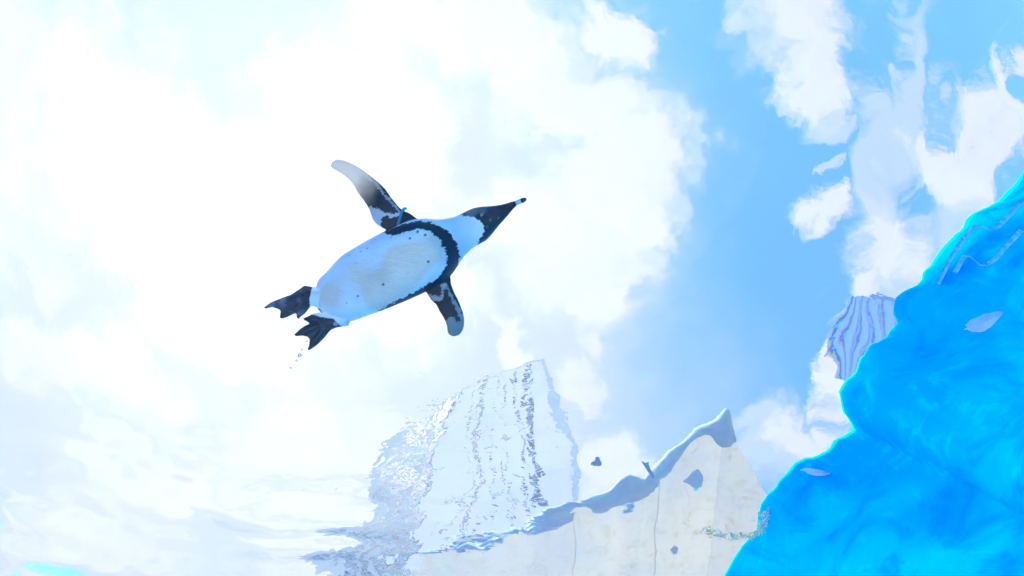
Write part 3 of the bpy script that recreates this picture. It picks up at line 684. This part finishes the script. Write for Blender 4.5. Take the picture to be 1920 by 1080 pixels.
    def seg(name, pts, m_, par):
        sts = [(PP(*u, dz + .040), PP(*l, dz + .040), 0.5 * k * np.linalg.norm(PP(*u) - PP(*l)), 0.5 * k * np.linalg.norm(PP(*u) - PP(*l))) for u, l, dz, k in pts]
        v, f = loft(sts, 20); return fixn(obj(name, [p - off for p in v], f, m_, par, True))
    bk = seg('beak', [((966, 375), (969, 384), 0, .9), ((970, 373.2), (973, 382), 0, .9), ((974, 371.6), (977, 379.8), 0, .95), ((977, 370.5), (979.5, 378.6), 0, 1)], m_ring, root)
    seg('beak_tip', [((976, 370.8), (979, 378.8), 0, 1.02), ((979.5, 369.2), (981.5, 378.6), -.001, 1.1), ((984, 368.2), (984.5, 377.3), -.002, 1.2), ((986.8, 368.8), (987.3, 375), -.003, 1.2), ((988.3, 370.6), (988.4, 373), -.004, 1.2)], m_tip, bk)
    # flipper band
    m_tag = mat('teal_band', (.02, .22, .36), .3)
    for (a0, b0, rr) in (((756.5, 392), (745, 431), .0014),):
        V, Fs = [], []; P = PP(*a0, 0); Q = PP(*b0, 0); c = (P + Q) / 2; ax = (P - Q) / 2; nseg = 40
        for k in range(nseg):
            th = 2 * math.pi * k / nseg; ctr = c + ax * 1.02 * math.cos(th) + np.array([0, 0, .0125]) * math.sin(th)
            dr = ax / np.linalg.norm(ax) * math.cos(th) + np.array([0, 0, 1]) * math.sin(th); tn = np.cross(ax / np.linalg.norm(ax), [0, 0, 1])
            for s in range(8):
                t2 = 2 * math.pi * s / 8; V.append(ctr + (dr * math.cos(t2) * .9 + tn * math.sin(t2) * 2.0) * rr - off)
        for k in range(nseg):
            for s in range(8): Fs.append((k * 8 + s, k * 8 + (s + 1) % 8, ((k + 1) % nseg) * 8 + (s + 1) % 8, ((k + 1) % nseg) * 8 + s))
        rg = fixn(obj('flipper_band', V, Fs, m_tag, root, True)); rg['label'] = 'thin teal identification band round the base of the upper flipper'
        v, f = box_vf(-.002, .006, -.0025, .0025, -.002, .002); kx = PP(757.5, 391, 0) - off
        obj('band_clasp', [np.array(p) + kx for p in v], f, m_tag, rg)
    # eyes on both sides of the head
    m_eye = mat('eye', (.02, .015, .012), .08, .6)
    for (x, y) in ((925, 384.5), (942, 413.5)):
        bm = bmesh.new(); bmesh.ops.create_icosphere(bm, subdivisions=2, radius=.004); e_ = bpy.data.meshes.new('eye'); bm.to_mesh(e_); bm.free()
        e_.materials.append(m_eye); eo = bpy.data.objects.new('eye', e_); C.objects.link(eo); eo.parent = root
        c0 = PP(930, 399) - off; p0 = PP(x, y) - off; eo.location = Vector(p0 + (c0 - p0) * 0.22 + np.array([0, 0, .062]))
    tag(root, 'penguin swimming overhead, white spotted belly, black breast band, flippers spread', 'penguin')
penguin()

# ------------------------------------------------------------------ small floating things
m_fe = noisy('feather_white', (.75, .8, .84), (.6, .68, .76), 30, .7)
def feather(px, py, z, L, Wd, ang, label):
    c = wat(px, py, z); V, Fs = [], []; n = 12
    for i in range(n + 1):
        s = i / n; w = Wd * math.sin(math.pi * min(1, s * .92 + .06)) ** .8
        x = (s - .5) * L
        for k, dy in enumerate((-w, -w * .5, 0, w * .5, w)):
            jj = rnd.uniform(-.06, .06) * Wd if abs(k - 2) == 2 else 0
            V.append((x - abs(dy) * .5, dy + jj, .15 * L * (s - .5) ** 2 * 2 - dy * dy * 6 + (.0015 if k == 2 else 0)))
    for i in range(n):
        for k in range(4): Fs.append((i * 5 + k, i * 5 + k + 1, i * 5 + 6 + k, i * 5 + 5 + k))
    o = empty('feather', tuple(c)); o.rotation_euler = (.3, .25, math.radians(ang))
    obj('vane', V, Fs, m_fe, o, True)
    v, f = box_vf(-.62 * L, .4 * L, -.0006, .0006, -.001, .0012); obj('quill', v, f, m_fe, o)
    tag(o, label, 'feather')
feather(1850, 601, 1.60, .085, .024, -28, 'pale feather-shaped piece standing for a reflection on the blue wall at right')  # added feather shape, stands in for a pale reflection
feather(1533, 886, 1.90, .075, .011, 6, 'thin pale feather drifting just under the waterline of the blue wall')
m_leaf = noisy('dry_leaf', (.50, .38, .28), (.36, .42, .48), 60, .6)
def leaf(px, py, pts, label):
    c = wat(px, py, H + .004); n = len(pts); s = H / F
    V = [(x * s, y * s, -.001 + .004 * rnd.random()) for x, y in pts] + [(x * s, y * s, .004 + .003 * rnd.random()) for x, y in pts]
    Fs = [tuple(range(n)), tuple(range(2 * n - 1, n - 1, -1))] + [(i, (i + 1) % n, n + (i + 1) % n, n + i) for i in range(n)]
    o = obj('leaf', V, Fs, m_leaf); o.location = Vector(c + np.array([0, 0, -.03])); fixn(o); tag(o, label, 'leaf')
leaf(1116, 860, [(-11, 6), (-9, 1), (-3, -2), (-2, -8), (5, -9), (7, -3), (10, 2), (9, 8), (0, 8)], 'small dark leaf floating alone against the white cloud')
leaf(1208, 872, [(-10, -14), (-2, -10), (4, -12), (6, -2), (12, 8), (16, 18), (12, 20), (4, 8), (-2, -2)], 'curled brown leaf floating above the edge of the canopy')
# algae fringe on the wall below the canopy
m_al = noisy('algae', (.80, .58, .24), (.85, .80, .66), 60, .8, lo=.4, hi=.6)
V, Fs = [], []
path = crom([(1318, 992), (1350, 1003), (1385, 1006), (1418, 1002), (1432, 985), (1436, 960)], 30)
for i in range(420):
    p = path[rnd.randrange(len(path))]; c = wat(p[0] + rnd.gauss(0, 6), p[1] + rnd.gauss(0, 4), H - .045 + rnd.uniform(-.01, .01))
    r = rnd.uniform(.0010, .0030) * (2.2 if rnd.random() < .12 else 1); n0 = len(V)
    for k in range(5):
        a = k * 1.2566 + rnd.random(); V.append(c + np.array([math.cos(a) * r * rnd.uniform(.5, 1.3), math.sin(a) * r, rnd.uniform(-.3, .3) * r]))
    V.append(c + np.array([0, 0, r * .7])); Fs += [(n0 + k, n0 + (k + 1) % 5, n0 + 5) for k in range(5)] + [(n0, n0 + 4, n0 + 3, n0 + 2, n0 + 1)]
al = obj('algae', V, Fs, m_al); tag(al, 'yellow-brown scum and algae bits where the canopy meets the blue wall', 'algae', kind='stuff')
# bubbles trailing from the feet
m_b = bpy.data.materials.new('bubble'); m_b.use_nodes = True; b_ = m_b.node_tree.nodes['Principled BSDF']
b_.inputs['Transmission Weight'].default_value = 1; b_.inputs['IOR'].default_value = 1 / 1.333; b_.inputs['Roughness'].default_value = 0
bm = bmesh.new(); bmesh.ops.create_icosphere(bm, subdivisions=3, radius=1); mb = bpy.data.meshes.new('air_bubble'); bm.to_mesh(mb); bm.free(); mb.materials.append(m_b)
mb.polygons.foreach_set('use_smooth', [True] * len(mb.polygons))
for i, (x, y, r) in enumerate(((562, 666, .0045), (566, 656, .0022), (556, 676, .0026), (575, 640, .0020), (545, 690, .0022))):
    o = bpy.data.objects.new('air_bubble', mb); C.objects.link(o); o.location = Vector(wat(x, y, 1.45)); o.scale = (r, r, r * 1.4)
    tag(o, ['largest air bubble, just below the penguin\'s rear foot', 'small air bubble between the lower foot and the largest bubble', 'small air bubble right under the largest bubble', 'tiny air bubble closest to the tips of the lower foot', 'lowest air bubble of the trail, furthest from the feet'][i], 'bubble', 'bubbles behind the penguin')
